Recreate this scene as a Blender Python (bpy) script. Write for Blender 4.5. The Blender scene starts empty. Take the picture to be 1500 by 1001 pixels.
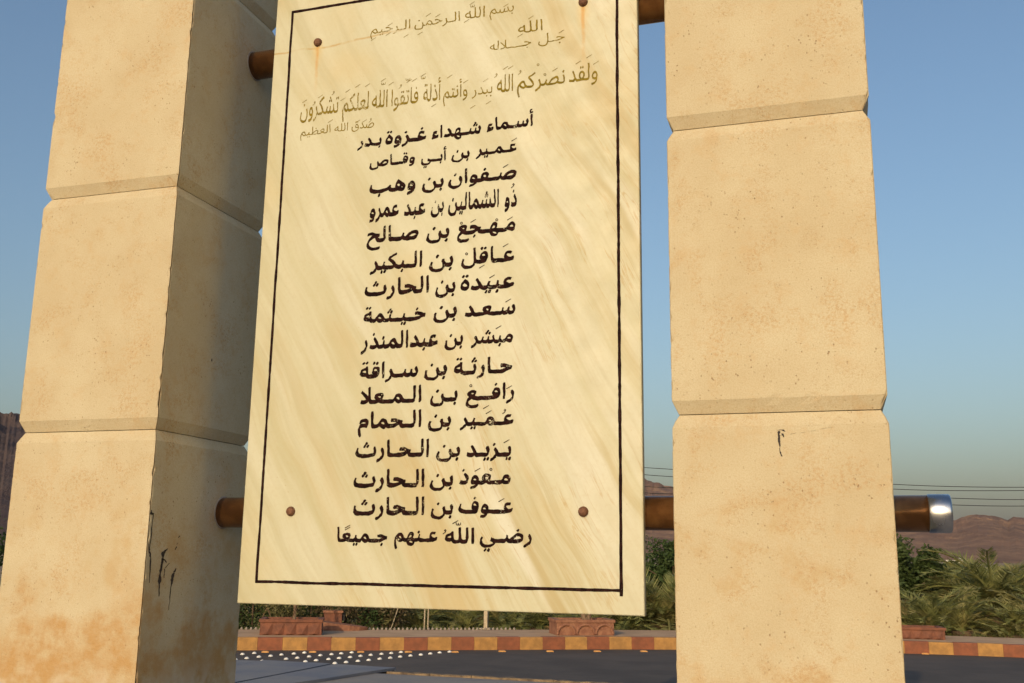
import bpy, bmesh, math, random
from mathutils import Vector, Matrix, noise
random.seed(7)
scene = bpy.context.scene
R = math.radians
COL = scene.collection

# ------------------------------------------------------------------ camera
cam_d = bpy.data.cameras.new('camera'); cam = bpy.data.objects.new('camera', cam_d); COL.objects.link(cam)
cam_d.sensor_width = 36.0; cam_d.lens = 36.0 * 1490.68 / 1500.0
cam_d.clip_start = 0.05; cam_d.clip_end = 20000
YAW, PITCH, ROLL = -0.3101, 0.2067, 0.0144
_f = Vector((math.sin(YAW) * math.cos(PITCH), math.cos(YAW) * math.cos(PITCH), math.sin(PITCH)))
_r = Vector((math.cos(YAW), -math.sin(YAW), 0)); _u = _r.cross(_f)
_r2 = _r * math.cos(ROLL) + _u * math.sin(ROLL); _u2 = -_r * math.sin(ROLL) + _u * math.cos(ROLL)
cam.matrix_world = Matrix(((_r2.x, _u2.x, -_f.x, 0.4574), (_r2.y, _u2.y, -_f.y, -2.9779), (_r2.z, _u2.z, -_f.z, -0.1054), (0, 0, 0, 1)))
scene.camera = cam

# ------------------------------------------------------------------ light
SUN_EL, SUN_AZ = R(20.5), R(3.6)      # light travels towards +Y, a little towards +X
world = bpy.data.worlds.new('World'); scene.world = world; world.use_nodes = True
wn = world.node_tree; wn.nodes.clear()
sky = wn.nodes.new('ShaderNodeTexSky'); sky.sky_type = 'NISHITA'; sky.sun_disc = False
sky.sun_elevation = SUN_EL; sky.sun_rotation = math.pi + SUN_AZ
sky.air_density = 1.4; sky.dust_density = 4.25; sky.ozone_density = 3.6; sky.altitude = 0
bg = wn.nodes.new('ShaderNodeBackground'); bg.inputs[1].default_value = 0.15
wo = wn.nodes.new('ShaderNodeOutputWorld')
wn.links.new(sky.outputs[0], bg.inputs[0]); wn.links.new(bg.outputs[0], wo.inputs[0])
sun_d = bpy.data.lights.new('sun', 'SUN'); sun_d.energy = 2.4; sun_d.angle = R(0.53); sun_d.color = (1.0, 0.755, 0.44)
sun = bpy.data.objects.new('sun', sun_d); COL.objects.link(sun)
_ld = Vector((math.sin(SUN_AZ) * math.cos(SUN_EL), math.cos(SUN_AZ) * math.cos(SUN_EL), -math.sin(SUN_EL)))
sun.rotation_mode = 'QUATERNION'; sun.rotation_quaternion = _ld.to_track_quat('-Z', 'Y')
vs = scene.view_settings; vs.view_transform = 'Standard'; vs.look = 'None'; vs.exposure = 0.0; vs.gamma = 1.0; vs.use_curve_mapping = False
scene.cycles.max_bounces = 6

# ------------------------------------------------------------------ node helpers
class NT:
    def __init__(s, name):
        s.m = bpy.data.materials.new(name); s.m.use_nodes = True
        s.t = s.m.node_tree; s.b = s.t.nodes['Principled BSDF']
    def n(s, kind, **kw):
        x = s.t.nodes.new('ShaderNode' + kind)
        for k, v in kw.items(): setattr(x, k, v)
        return x
    def put(s, sock, v):
        if isinstance(v, bpy.types.NodeSocket): s.t.links.new(v, sock)
        elif v is not None:
            if isinstance(v, tuple) and len(v) == 3 and sock.type == 'RGBA': v = (*v, 1)
            sock.default_value = v
    def math(s, op, a, b=None, c=None, clamp=False):
        x = s.n('Math', operation=op, use_clamp=clamp)
        for i, v in enumerate((a, b, c)): s.put(x.inputs[i], v)
        return x.outputs[0]
    def pos(s):
        return s.n('NewGeometry').outputs['Position']
    def xyz(s, v):
        x = s.n('SeparateXYZ'); s.put(x.inputs[0], v); return x.outputs
    def vec(s, a, b, c):
        x = s.n('CombineXYZ')
        for i, v in enumerate((a, b, c)): s.put(x.inputs[i], v)
        return x.outputs[0]
    def scl(s, v, sc):
        x = s.n('VectorMath', operation='MULTIPLY'); s.put(x.inputs[0], v); x.inputs[1].default_value = sc; return x.outputs[0]
    def noise(s, v, scale, detail=4, rough=.55, dist=0.0):
        x = s.n('TexNoise'); s.put(x.inputs['Vector'], v); x.inputs['Scale'].default_value = scale
        x.inputs['Detail'].default_value = detail; x.inputs['Roughness'].default_value = rough; x.inputs['Distortion'].default_value = dist
        return x.outputs[0]
    def vor(s, v, scale, feat='F1'):
        x = s.n('TexVoronoi', feature=feat); s.put(x.inputs['Vector'], v); x.inputs['Scale'].default_value = scale; return x.outputs[0]
    def ramp(s, v, a, b, lo=0.0, hi=1.0):
        x = s.n('MapRange', interpolation_type='SMOOTHSTEP'); s.put(x.inputs[0], v)
        for i, q in enumerate((a, b, lo, hi)): s.put(x.inputs[i + 1], q)
        return x.outputs[0]
    def mix(s, f, a, b, mode='MIX'):
        x = s.n('Mix', data_type='RGBA', blend_type=mode); s.put(x.inputs[0], f)
        s.put(x.inputs[6], a); s.put(x.inputs[7], b); return x.outputs[2]
    def bump(s, h, strength=.3, dist=.01):
        x = s.n('Bump'); s.put(x.inputs['Height'], h); x.inputs['Strength'].default_value = strength; x.inputs['Distance'].default_value = dist
        s.t.links.new(x.outputs[0], s.b.inputs['Normal'])
    def out(s, col, rough=.8, metal=0.0, spec=.3):
        s.put(s.b.inputs['Base Color'], col); s.put(s.b.inputs['Roughness'], rough); s.put(s.b.inputs['Metallic'], metal)
        s.put(s.b.inputs['Specular IOR Level'], spec); return s.m

def simple(name, c1, c2=None, scale=8, rough=.8, metal=0, spec=.3, bump=0, bscale=60):
    t = NT(name); p = t.pos(); c2 = c2 or tuple(x * .75 for x in c1)
    f = t.ramp(t.noise(p, scale, 5, .6), .3, .7)
    if bump: t.bump(t.noise(p, bscale, 4, .6), bump, .01)
    return t.out(t.mix(f, c1, c2), rough, metal, spec)

def mat_stone():
    t = NT('cream limestone'); p = t.pos(); X, Y, Z = t.xyz(p)
    base = t.mix(t.ramp(t.noise(p, 3.1, 5, .6), .3, .7), (.57, .50, .345), (.51, .425, .275))
    base = t.mix(t.ramp(t.noise(p, 11, 6, .75), .50, .68, 0, .50), base, (.52, .365, .20))           # ochre blotches
    base = t.mix(t.ramp(t.noise(p, 240, 3, .65), .40, .66, 0, .42), base, (.42, .31, .175))            # grain
    blot = t.math('MULTIPLY', t.ramp(t.noise(p, 4.5, 5, .7), .48, .62), t.ramp(t.noise(p, 95, 4, .75), .47, .60))
    base = t.mix(t.math('MULTIPLY', blot, .55), base, (.46, .285, .13))
    # small pits, slightly elongated, that come in clusters
    wp = t.scl(p, (1, 1, .7)); v = t.vor(wp, 88); cl = t.ramp(t.noise(p, 6, 3, .6), .48, .66)
    pit = t.math('MULTIPLY', t.ramp(v, .26, .08), t.math('ADD', t.math('MULTIPLY', cl, .8), .3))
    pit = t.math('MULTIPLY', pit, t.ramp(t.noise(p, 45, 2, .5), .45, .56))
    # fine worm-like marks
    w = t.math('ABSOLUTE', t.math('SUBTRACT', t.noise(p, 85, 2, .5, 1.5), .5))
    worm = t.math('MULTIPLY', t.ramp(w, .022, .0), t.ramp(t.noise(p, 9, 3, .6), .48, .62))
    base = t.mix(t.math('MULTIPLY', worm, .7), base, (.36, .22, .10))
    base = t.mix(t.math('MULTIPLY', pit, .8), base, (.25, .15, .07))
    # rising damp: brown-orange crust near the foot, stronger on the left pillar
    nz = t.noise(p, 4.2, 5, .62)
    left = t.ramp(X, -1.0, -1.4)
    lvl = t.math('ADD', t.math('MULTIPLY', t.math('SUBTRACT', nz, .5), .75), t.math('ADD', -.44, t.math('MULTIPLY', left, .10)))
    lvl = t.math('ADD', lvl, t.math('MULTIPLY', t.math('SUBTRACT', t.noise(p, 24, 4, .7), .5), .16)); damp = t.ramp(t.math('SUBTRACT', Z, lvl), .10, -.12, 0, 1)
    damp = t.math('MULTIPLY', damp, t.ramp(t.noise(p, 9, 5, .68), .32, .62, .25, 1.1))
    base = t.mix(t.math('MULTIPLY', damp, t.math('ADD', .50, t.math('MULTIPLY', left, .26))), base, (.44, .245, .08))
    mid = t.math('MULTIPLY', t.ramp(t.noise(p, 5.0, 4, .6), .5, .68), t.math('MULTIPLY', t.ramp(Z, .12, -.05), t.ramp(Z, -.40, -.2)))
    base = t.mix(t.math('MULTIPLY', mid, .5), base, (.46, .30, .13))
    pale = t.math('MULTIPLY', t.ramp(Z, -.46, -.58), t.ramp(t.noise(p, 8, 3, .5), .48, .6))
    base = t.mix(t.math('MULTIPLY', pale, .5), base, (.60, .52, .40))
    h = t.math('SUBTRACT', t.math('MULTIPLY', t.noise(p, 260, 4, .7), .35), t.math('MULTIPLY', pit, 1.2))
    h = t.math('ADD', h, t.math('MULTIPLY', t.noise(p, 110, 3, .6), .35)); h = t.math('ADD', h, t.math('MULTIPLY', t.noise(p, 28, 3, .5), .5))
    h = t.math('ADD', h, t.math('MULTIPLY', t.math('MULTIPLY', damp, t.noise(p, 55, 4, .7)), 1.5))
    t.bump(h, .5, .0035)
    base = t.mix(t.math('MULTIPLY', t.n('ObjectInfo').outputs['Random'], .16), base, (.42, .33, .20))
    return t.out(base, .88, 0, .15)

def marble_colour(t):
    p = t.pos(); X, Y, Z = t.xyz(p)
    ang = R(-61); ca, sa = math.cos(ang), math.sin(ang)
    wob = t.math('MULTIPLY', t.math('SUBTRACT', t.noise(p, 1.3, 2, .5), .5), .16)
    al = t.math('ADD', t.math('MULTIPLY', X, ca), t.math('MULTIPLY', Z, sa))
    ac = t.math('ADD', t.math('ADD', t.math('MULTIPLY', X, -sa), t.math('MULTIPLY', Z, ca)), wob)
    v1 = t.vec(t.math('MULTIPLY', al, .40), t.math('MULTIPLY', ac, 4.5), 0.0)
    v2 = t.vec(t.math('MULTIPLY', al, .40), t.math('MULTIPLY', ac, 9.0), 3.0)
    n1 = t.noise(v1, 1.6, 5, .62); n2 = t.noise(v2, 1.5, 5, .65)
    c = t.mix(t.ramp(n1, .36, .66), (.545, .525, .385), (.475, .445, .29))
    c = t.mix(t.ramp(t.noise(p, 2.2, 3, .5), .52, .75, 0, .55), c, (.54, .44, .24))
    reg = t.math('ADD', t.ramp(t.noise(p, 1.7, 2, .5), .42, .62, 0, .6), t.math('MULTIPLY', t.ramp(t.math('ADD', X, t.math('MULTIPLY', Z, -.35)), -1.2, -.5), .5))
    c = t.mix(t.math('MULTIPLY', t.ramp(n2, .46, .66, 0, .75), reg), c, (.41, .33, .165))
    wide = t.noise(t.vec(t.math('MULTIPLY', al, .22), t.math('MULTIPLY', ac, 3.2), 9.0), 2.4, 3, .5)
    c = t.mix(t.math('MULTIPLY', t.ramp(wide, .50, .60, 0, .75), reg), c, (.61, .60, .50))
    c = t.mix(t.math('MULTIPLY', t.ramp(wide, .46, .34, 0, .6), reg), c, (.46, .34, .15))
    c = t.mix(t.ramp(t.noise(v2, 2.6, 4, .6), .50, .72, 0, .30), c, (.40, .36, .22))
    c = t.mix(t.ramp(t.noise(p, 60, 4, .7), .45, .7, 0, .16), c, (.45, .36, .19))
    line = t.math('ABSOLUTE', t.math('SUBTRACT', t.noise(v1, 3.3, 4, .6), .5))
    vein = t.math('MULTIPLY', t.math('MULTIPLY', t.ramp(line, .018, .0), t.ramp(t.noise(p, 2.3, 3, .6), .44, .60)), t.ramp(t.noise(p, 40, 3, .7), .25, .6, .35, 1))
    vein = t.math('MULTIPLY', vein, t.ramp(t.math('ADD', X, t.math('MULTIPLY', Z, -.45)), -1.35, -.75, .15, 1))
    c = t.mix(t.math('MULTIPLY', vein, .5), c, (.40, .24, .07))
    # one old horizontal seam stain near the top
    sz = t.math('ADD', t.math('SUBTRACT', Z, 1.93), t.math('ADD', t.math('MULTIPLY', X, -.045), t.math('MULTIPLY', t.math('SUBTRACT', t.noise(p, 5, 3, .6), .5), .05)))
    sm = t.math('MULTIPLY', t.ramp(t.math('ABSOLUTE', sz), .007, .001), t.ramp(X, -.98, -1.12))
    c = t.mix(t.math('MULTIPLY', sm, t.ramp(t.noise(p, 14, 3, .6), .38, .6, .15, .75)), c, (.42, .27, .09))
    # rust that ran down below the two upper bolts
    for bx, ln in ((-1.4327, .24), (-.3476, .30)):
        dx = t.math('ABSOLUTE', t.math('SUBTRACT', t.math('ADD', X, t.math('MULTIPLY', t.math('SUBTRACT', t.noise(p, 9, 2, .5), .5), .012)), bx))
        dz = t.math('SUBTRACT', 1.878, Z)
        m = t.math('MULTIPLY', t.ramp(dx, .011, .001), t.math('MULTIPLY', t.ramp(dz, -.002, .01), t.ramp(dz, ln, .02)))
        wide = t.math('MULTIPLY', t.ramp(dx, .035, .0), t.math('MULTIPLY', t.ramp(dz, -.03, .0), t.ramp(dz, ln * .5, .0)))
        c = t.mix(t.math('MULTIPLY', wide, .5), c, (.62, .42, .13)); c = t.mix(t.math('MULTIPLY', t.math('MULTIPLY', m, .75), t.ramp(t.noise(p, 30, 3, .6), .3, .6, .45, 1)), c, (.52, .27, .06))
    # speckles
    sp = t.math('MULTIPLY', t.ramp(t.vor(p, 55), .12, .05), t.ramp(t.noise(p, 7, 3, .7), .55, .68))
    c = t.mix(t.math('MULTIPLY', sp, .7), c, (.36, .22, .08))
    return c, p

def mat_marble():
    t = NT('cream veined marble'); c, p = marble_colour(t)
    t.bump(t.noise(p, 90, 4, .6), .12, .002)
    return t.out(c, t.ramp(t.noise(p, 12, 4, .6), .3, .7, .42, .62), 0, .35)

def mat_paint(name, dark, mid, lo, hi):
    """carved letters filled with paint that has worn off in places and shows the marble"""
    t = NT(name); c, p = marble_colour(t)
    pc = t.mix(t.ramp(t.noise(p, 55, 4, .6), .4, .62), dark, mid)
    wear = t.ramp(t.math('ADD', t.math('MULTIPLY', t.noise(p, 150, 4, .7), .55), t.math('MULTIPLY', t.noise(p, 16, 3, .6), .45)), lo, hi)
    t.bump(t.noise(p, 200, 3, .6), .3, .002)
    return t.out(t.mix(wear, pc, c), .85, 0, .08)

def mat_metal(name, c1, c2, r1, r2, aniso=.0):
    t = NT(name); p = t.pos(); X, Y, Z = t.xyz(p)
    n = t.noise(t.vec(t.math('MULTIPLY', X, 3), Y, Z), 5, 3, .5)
    c = t.mix(t.ramp(t.noise(p, 14, 4, .6), .35, .65), c1, c2)
    t.bump(t.noise(p, 30, 3, .5), .05, .003)
    return t.out(c, t.ramp(n, .3, .7, r1, r2), 1.0 - aniso * .5, .5)

def mat_asphalt():
    t = NT('dark asphalt'); p = t.pos()
    c = t.mix(t.ramp(t.noise(p, 1.1, 5, .6), .3, .7), (.060, .050, .044), (.088, .072, .062))
    c = t.mix(t.ramp(t.vor(p, 70), .25, .05, 0, .5), c, (.16, .15, .14))
    st = t.noise(t.scl(p, (.5, 7, 1)), 1.2, 4, .6)
    c = t.mix(t.ramp(st, .55, .75, 0, .5), c, (.03, .03, .032))
    t.bump(t.noise(p, 120, 3, .7), .5, .006)
    return t.out(c, .85, 0, .3)

def mat_rock(name, a, b, c3):
    t = NT(name); p = t.pos(); X, Y, Z = t.xyz(p)
    n = t.noise(p, .006, 8, .65); m = t.noise(t.scl(p, (1, 1, 2.5)), .02, 8, .7)
    c = t.mix(t.ramp(n, .35, .65), a, b); c = t.mix(t.ramp(m, .45, .7, 0, .8), c, c3)
    t.bump(t.noise(p, .05, 8, .7), .8, 8)
    return t.out(c, .95, 0, .1)

def mat_leaf(name, a, b, c3, scale=6, trans=.25):
    t = NT(name); p = t.pos(); oi = t.n('ObjectInfo').outputs['Random']
    c = t.mix(t.ramp(t.noise(p, scale, 3, .6), .35, .65), a, b)
    c = t.mix(t.math('MULTIPLY', t.ramp(oi, .5, 1.0), .7), c, c3)
    t.out(c, .6, 0, .25)
    tr = t.n('BsdfTranslucent'); t.put(tr.inputs[0], c); mx = t.n('MixShader'); mx.inputs[0].default_value = trans
    o = t.t.nodes['Material Output']; t.t.links.new(t.b.outputs[0], mx.inputs[1]); t.t.links.new(tr.outputs[0], mx.inputs[2]); t.t.links.new(mx.outputs[0], o.inputs[0])
    return t.m

M = dict(
    stone=mat_stone(), marble=mat_marble(),
    core=simple('dark mortar', (.10, .07, .045)),
    black=mat_paint('worn black paint', (.010, .004, .004), (.028, .010, .008), .585, .66),
    gold=mat_paint('worn gilt paint', (.23, .165, .022), (.15, .11, .018), .54, .68),
    border=mat_paint('dark groove paint', (.012, .005, .005), (.03, .012, .010), .66, .70),
    bronze=mat_metal('lacquered bronze tube', (.36, .17, .065), (.22, .10, .038), .17, .24, .35),
    chrome=mat_metal('polished steel', (.62, .62, .63), (.46, .46, .48), .20, .30),
    rust=simple('rusted bolt', (.13, .055, .03), (.22, .10, .05), 60, .6, .3, .5, .5, 200),
    spray=simple('black spray paint', (.02, .016, .016), (.05, .035, .03), 90, .7),
    asphalt=mat_asphalt(),
    kyellow=simple('yellow kerb paint', (.44, .23, .07), (.30, .16, .055), 9, .8, bump=.4),
    kred=simple('red brown kerb paint', (.27, .092, .045), (.19, .07, .038), 9, .8, bump=.4),
    paving=simple('brown pavement', (.48, .32, .20), (.38, .25, .155), 2.5, .9, bump=.5),
    slab=simple('blue grey slab', (.13, .14, .175), (.19, .185, .19), 1.6, .75, bump=.5, bscale=25),
    island=simple('grey brown worn paving', (.23, .205, .18), (.18, .17, .17), 1.6, .75, bump=.5, bscale=25),
    edging=simple('worn tan edging', (.27, .19, .11), (.07, .05, .04), 9, .9, bump=.6),
    terra=simple('terracotta concrete', (.22, .085, .048), (.13, .055, .036), 9, .85, bump=.5),
    terra_light=simple('dusty terracotta', (.30, .145, .085), (.21, .09, .055), 12, .85, bump=.5),
    soil=simple('dry soil', (.12, .08, .05), (.07, .045, .03), 20, .95, bump=.8),
    sand=simple('sandy ground', (.27, .19, .12), (.19, .14, .09), .4, .95, bump=.5, bscale=8),
    bark=simple('grey brown bark', (.24, .16, .10), (.14, .09, .06), 14, .9, bump=.8),
    palmbark=simple('palm trunk', (.16, .10, .06), (.09, .06, .04), 20, .9, bump=1.0, bscale=30),
    white=simple('white road paint', (.80, .78, .74), (.66, .63, .58), 20, .6),
    edgewhite=simple('dusty white edging', (.34, .29, .24), (.22, .18, .15), 9, .8),
    amber=simple('amber reflector', (.75, .40, .12), (.55, .25, .08), 20, .4),
    wallwhite=simple('white plaster', (.78, .74, .68), (.66, .62, .56), .5, .8),
    pole=simple('pale painted steel', (.46, .38, .27), (.34, .27, .19), 12, .6, .2),
    cable=simple('black cable', (.02, .02, .022), None, 3, .6),
    glass=simple('dark window', (.03, .035, .04), None, 3, .2, 0, .5),
    frond=mat_leaf('palm leaflet', (.25, .25, .085), (.14, .16, .055), (.33, .27, .11)),
    fronddry=mat_leaf('dry palm leaflet', (.23, .15, .07), (.16, .10, .05), (.25, .17, .08)),
    leafdark=mat_leaf('dark green leaf', (.04, .072, .020), (.07, .10, .028), (.06, .08, .025)),
    leafmid=mat_leaf('dusty green leaf', (.13, .125, .05), (.16, .14, .065), (.14, .10, .055)),
    rock_far=mat_rock('red brown mountain rock', (.22, .125, .08), (.13, .078, .058), (.32, .195, .115)),
    rock_near=mat_rock('dark mountain rock', (.070, .050, .050), (.095, .067, .062), (.12, .085, .072)),
)

# ------------------------------------------------------------------ object helpers
class MB:
    def __init__(s): s.v = []; s.f = []
    def add(s, vs_, fs):
        b = len(s.v); s.v += [tuple(x) for x in vs_]; s.f += [tuple(i + b for i in f) for f in fs]; return s
    def box(s, x0, x1, y0, y1, z0, z1, mat=None):
        P_ = [Vector(c) for c in ((x0, y0, z0), (x1, y0, z0), (x1, y1, z0), (x0, y1, z0), (x0, y0, z1), (x1, y0, z1), (x1, y1, z1), (x0, y1, z1))]
        if mat: P_ = [mat @ q for q in P_]
        return s.add(P_, [(0, 3, 2, 1), (4, 5, 6, 7), (0, 1, 5, 4), (1, 2, 6, 5), (2, 3, 7, 6), (3, 0, 4, 7)])
    def prism(s, poly, z0, z1):
        n = len(poly)
        return s.add([(x, y, z0) for x, y in poly] + [(x, y, z1) for x, y in poly],
                     [tuple(range(n))[::-1], tuple(range(n, 2 * n))] + [(i, (i + 1) % n, n + (i + 1) % n, n + i) for i in range(n)])
    def tube(s, pts, rad, n=8, caps=True):
        rings = []; up = Vector((0, 0, 1))
        pts = [Vector(p) for p in pts]
        for i, p in enumerate(pts):
            d = (pts[min(i + 1, len(pts) - 1)] - pts[max(i - 1, 0)]).normalized()
            a = d.cross(up)
            if a.length < 1e-3: a = d.cross(Vector((1, 0, 0)))
            a.normalize(); b = a.cross(d); r = rad[i] if isinstance(rad, (list, tuple)) else rad
            rings.append([p + (a * math.cos(2 * math.pi * k / n) + b * math.sin(2 * math.pi * k / n)) * r for k in range(n)])
        vs_ = [q for r_ in rings for q in r_]; fs = []
        for i in range(len(pts) - 1):
            for k in range(n): fs.append((i * n + k, i * n + (k + 1) % n, (i + 1) * n + (k + 1) % n, (i + 1) * n + k))
        if caps: fs += [tuple(range(n))[::-1], tuple(range((len(pts) - 1) * n, len(pts) * n))]
        return s.add(vs_, fs)
    def mesh(s, name, m=None, smooth=False):
        me = bpy.data.meshes.new(name); me.from_pydata(s.v, [], s.f)
        if m: me.materials.append(m)
        if smooth: me.polygons.foreach_set('use_smooth', [True] * len(me.polygons))
        me.update(); return me
    def build(s, name, m, parent=None, smooth=False, fix=True):
        me = s.mesh(name, m, smooth)
        if fix:
            bm = bmesh.new(); bm.from_mesh(me); bmesh.ops.recalc_face_normals(bm, faces=bm.faces); bm.to_mesh(me); bm.free()
        return link(name, me, parent)

def link(name, data, parent=None):
    o = bpy.data.objects.new(name, data); COL.objects.link(o)
    if parent: o.parent = parent
    return o
def tag(o, label=None, cat=None, group=None, kind=None):
    for k, v in (('label', label), ('category', cat), ('group', group), ('kind', kind)):
        if v: o[k] = v
    return o
def thing(name, label, cat, loc=(0, 0, 0), group=None):
    o = bpy.data.objects.new(name, None); COL.objects.link(o); o.location = loc; o.empty_display_size = .1
    return tag(o, label, cat, group)
def struct(name, o): return tag(o, kind='structure')
def copy_tree(o, parent=None):
    c = o.copy(); COL.objects.link(c); c.parent = parent
    for ch in list(o.children): copy_tree(ch, c)
    return c
def N(x, y=0.0, z=0.0, s=1.0): return noise.noise(Vector((x * s, y * s, z * s)))

# ------------------------------------------------------------------ ground, road, kerb, pavement
ZR, ZP, ZI = -1.65, -1.45, -1.50
g = MB().add([(-9000, -9000, -1.72), (9000, -9000, -1.72), (9000, 9000, -1.72), (-9000, 9000, -1.72)], [(0, 1, 2, 3)]).build('ground', M['sand'])
struct('ground', g)

KP = [(-30, -6), (-24, .5), (-18, 5.8), (-13, 9.4), (-8.75, 11.75), (-7.2, 12.5), (-5.31, 13.55), (-3.85, 14.4), (-2.38, 15.1), (-.5, 15.8), (1.39, 16.22), (3.24, 16.32), (5.5, 16.1), (9, 15.0), (14, 12.2), (20, 7.0), (26, 0)]
def catmull(P_, step):
    out = []
    for i in range(1, len(P_) - 2):
        p0, p1, p2, p3 = [Vector(P_[j]) for j in (i - 1, i, i + 1, i + 2)]
        for k in range(40):
            t = k / 40; out.append(.5 * ((2 * p1) + (p2 - p0) * t + (2 * p0 - 5 * p1 + 4 * p2 - p3) * t * t + (3 * p1 - p0 - 3 * p2 + p3) * t ** 3))
    res = [out[0]]; acc = 0
    for a, b in zip(out, out[1:]):
        L_ = (b - a).length
        while acc + L_ >= step:
            q = (step - acc) / L_; a = a.lerp(b, q); L_ = (b - a).length; res.append(a.copy()); acc = 0
        acc += L_
    return res
KS = .3882
_full = catmull(KP, .01)
_k0 = min(range(len(_full)), key=lambda i: (_full[i] - Vector((-8.467, 11.84))).length)       # a joint falls here
kerb_pts = [_full[int(round(_k0 + j * KS / .01))] for j in range(-int(_k0 * .01 / KS), int((len(_full) - 1 - _k0) * .01 / KS))]
def knorm(i):
    a, b = kerb_pts[max(i - 1, 0)], kerb_pts[min(i + 1, len(kerb_pts) - 1)]
    d = (b - a).normalized(); return Vector((-d.y, d.x))          # away from the road
near = [(p.x, p.y) for p in kerb_pts]
road = MB(); n_ = len(near)
road.add([(x, y, ZR) for x, y in near] + [(x * 1.0, min(y, 0) - 14 if False else -25.0, ZR) for x, y in near], [(i, i + 1, n_ + i + 1, n_ + i) for i in range(n_ - 1)])
struct('road', road.build('road', M['asphalt']))
# pavement strip behind the kerb
pv = MB(); W1 = 1.75; rows = []
for i, p in enumerate(kerb_pts):
    n = knorm(i); a = p + n * .152; b = p + n * W1; rows += [(a.x, a.y, ZP - .003), (b.x, b.y, ZP - .003), (b.x, b.y, -1.75)]
pv.add(rows, [(i * 3, i * 3 + 1, i * 3 + 4, i * 3 + 3) for i in range(len(kerb_pts) - 1)] + [(i * 3 + 1, i * 3 + 2, i * 3 + 5, i * 3 + 4) for i in range(len(kerb_pts) - 1)])
struct('pavement', pv.build('pavement', M['paving']))
# kerb: alternating painted stones
kerb = thing('kerb', 'long roadside kerb painted in alternating yellow and red-brown blocks', 'kerb', (0, 0, 0)); 
ref = min(range(len(kerb_pts)), key=lambda i: (kerb_pts[i] - Vector((-8.467, 11.84))).length)
for i in range(len(kerb_pts) - 1):
    a, b = kerb_pts[i], kerb_pts[i + 1]; mid = (a + b) / 2; an = math.atan2(b.y - a.y, b.x - a.x); L_ = (b - a).length
    if not (-22 < mid.x < 15): continue
    j1, j2, j3 = [random.uniform(-.004, .004) for _ in range(3)]
    h = L_ / 2 - .0015; t_ = ZP + j1; f_ = -.0 + j2; c = .012
    prof = [(f_, -1.72), (f_ + .004, t_ - c * 1.5), (f_ + c, t_), (.15, t_), (.15, -1.72)]
    mb = MB(); mb.add([(-h, y, z + 1.6) for y, z in prof] + [(h, y, z + 1.6) for y, z in prof],
                      [(0, 1, 2, 3, 4), (9, 8, 7, 6, 5)] + [(k, (k + 1) % 5, 5 + (k + 1) % 5, 5 + k) for k in range(5)])
    yel = (i - ref) % 2 == 1
    o = mb.build('kerb_stone', M['kyellow' if yel else 'kred'], kerb); o.location = (mid.x, mid.y, -1.6); o.rotation_euler = (0, 0, an + j3)
    o['label'] = 'yellow painted kerb stone' if yel else 'red-brown painted kerb stone'
# near island the monument stands on
isl = MB().prism([(-14, -8), (14, -8), (14, 8.60), (-2.0, 8.60), (-4.75, 8.56), (-14, 8.2)], -1.71, ZI)
struct('island_paving', isl.build('island_paving', M['island']))
ed = thing('island_edging', 'low worn tan edging strip along the far side of the blue-grey paving', 'edging', (0, 0, 0))
x = -4.74
while x < 9:
    L_ = random.uniform(.42, .55)
    yy = 8.565 if x < -2 else 8.605
    mb = MB(); nseg = 6
    top = []; 
    for k in range(nseg + 1):
        q = x + (L_ - .006) * k / nseg; j = N(q * 9, 3, 1) * .02
        top += [(q, yy + .002, ZI + .022 + N(q * 14) * .012), (q, yy + .13 + j, ZI + .018 + N(q * 11, 5) * .014), (q, yy + .14 + j, -1.66), (q, yy + .002, -1.66)]
    fs = []
    for k in range(nseg):
        for e in range(4): fs.append((k * 4 + e, k * 4 + (e + 1) % 4, (k + 1) * 4 + (e + 1) % 4, (k + 1) * 4 + e))
    fs += [(3, 2, 1, 0), tuple(nseg * 4 + e for e in range(4))]
    mb.add(top, fs).build('edging_stone', M['edging'], ed); x += L_
# raised cracked slabs at the left end of the island
rs = thing('raised_slab', 'raised cracked blue-grey slab at the left end of the near paving', 'paving slab', (0, 0, 0))
def slabpoly(poly, z0, z1):
    pts = []
    for a, b in zip(poly, poly[1:] + poly[:1]):
        for k in range(6):
            q = Vector(a).lerp(Vector(b), k / 6); pts.append((q.x + N(q.x * 5, q.y * 5) * .03, q.y + N(q.y * 5, q.x * 5, 4) * .03))
    return MB().prism(pts, z0, z1)
slabpoly([(-7.6, 5.0), (-6.62, 5.05), (-6.68, 8.95), (-7.7, 8.8)], ZI + .002, ZI + .030).build('slab_piece', M['slab'], rs)
slabpoly([(-6.58, 5.05), (-5.75, 5.1), (-5.68, 9.0), (-6.64, 9.0)], ZI + .002, ZI + .036).build('slab_piece', M['slab'], rs)
slabpoly([(-5.71, 5.1), (-5.55, 5.15), (-4.78, 8.93), (-5.64, 9.0)], ZI + .002, ZI + .032).build('slab_piece', M['slab'], rs)
slabpoly([(-6.5, 9.02), (-4.82, 8.96), (-4.9, 9.08), (-6.5, 9.16)], -1.64, ZI + .012).build('slab_rubble', M['edging'], rs)

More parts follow.
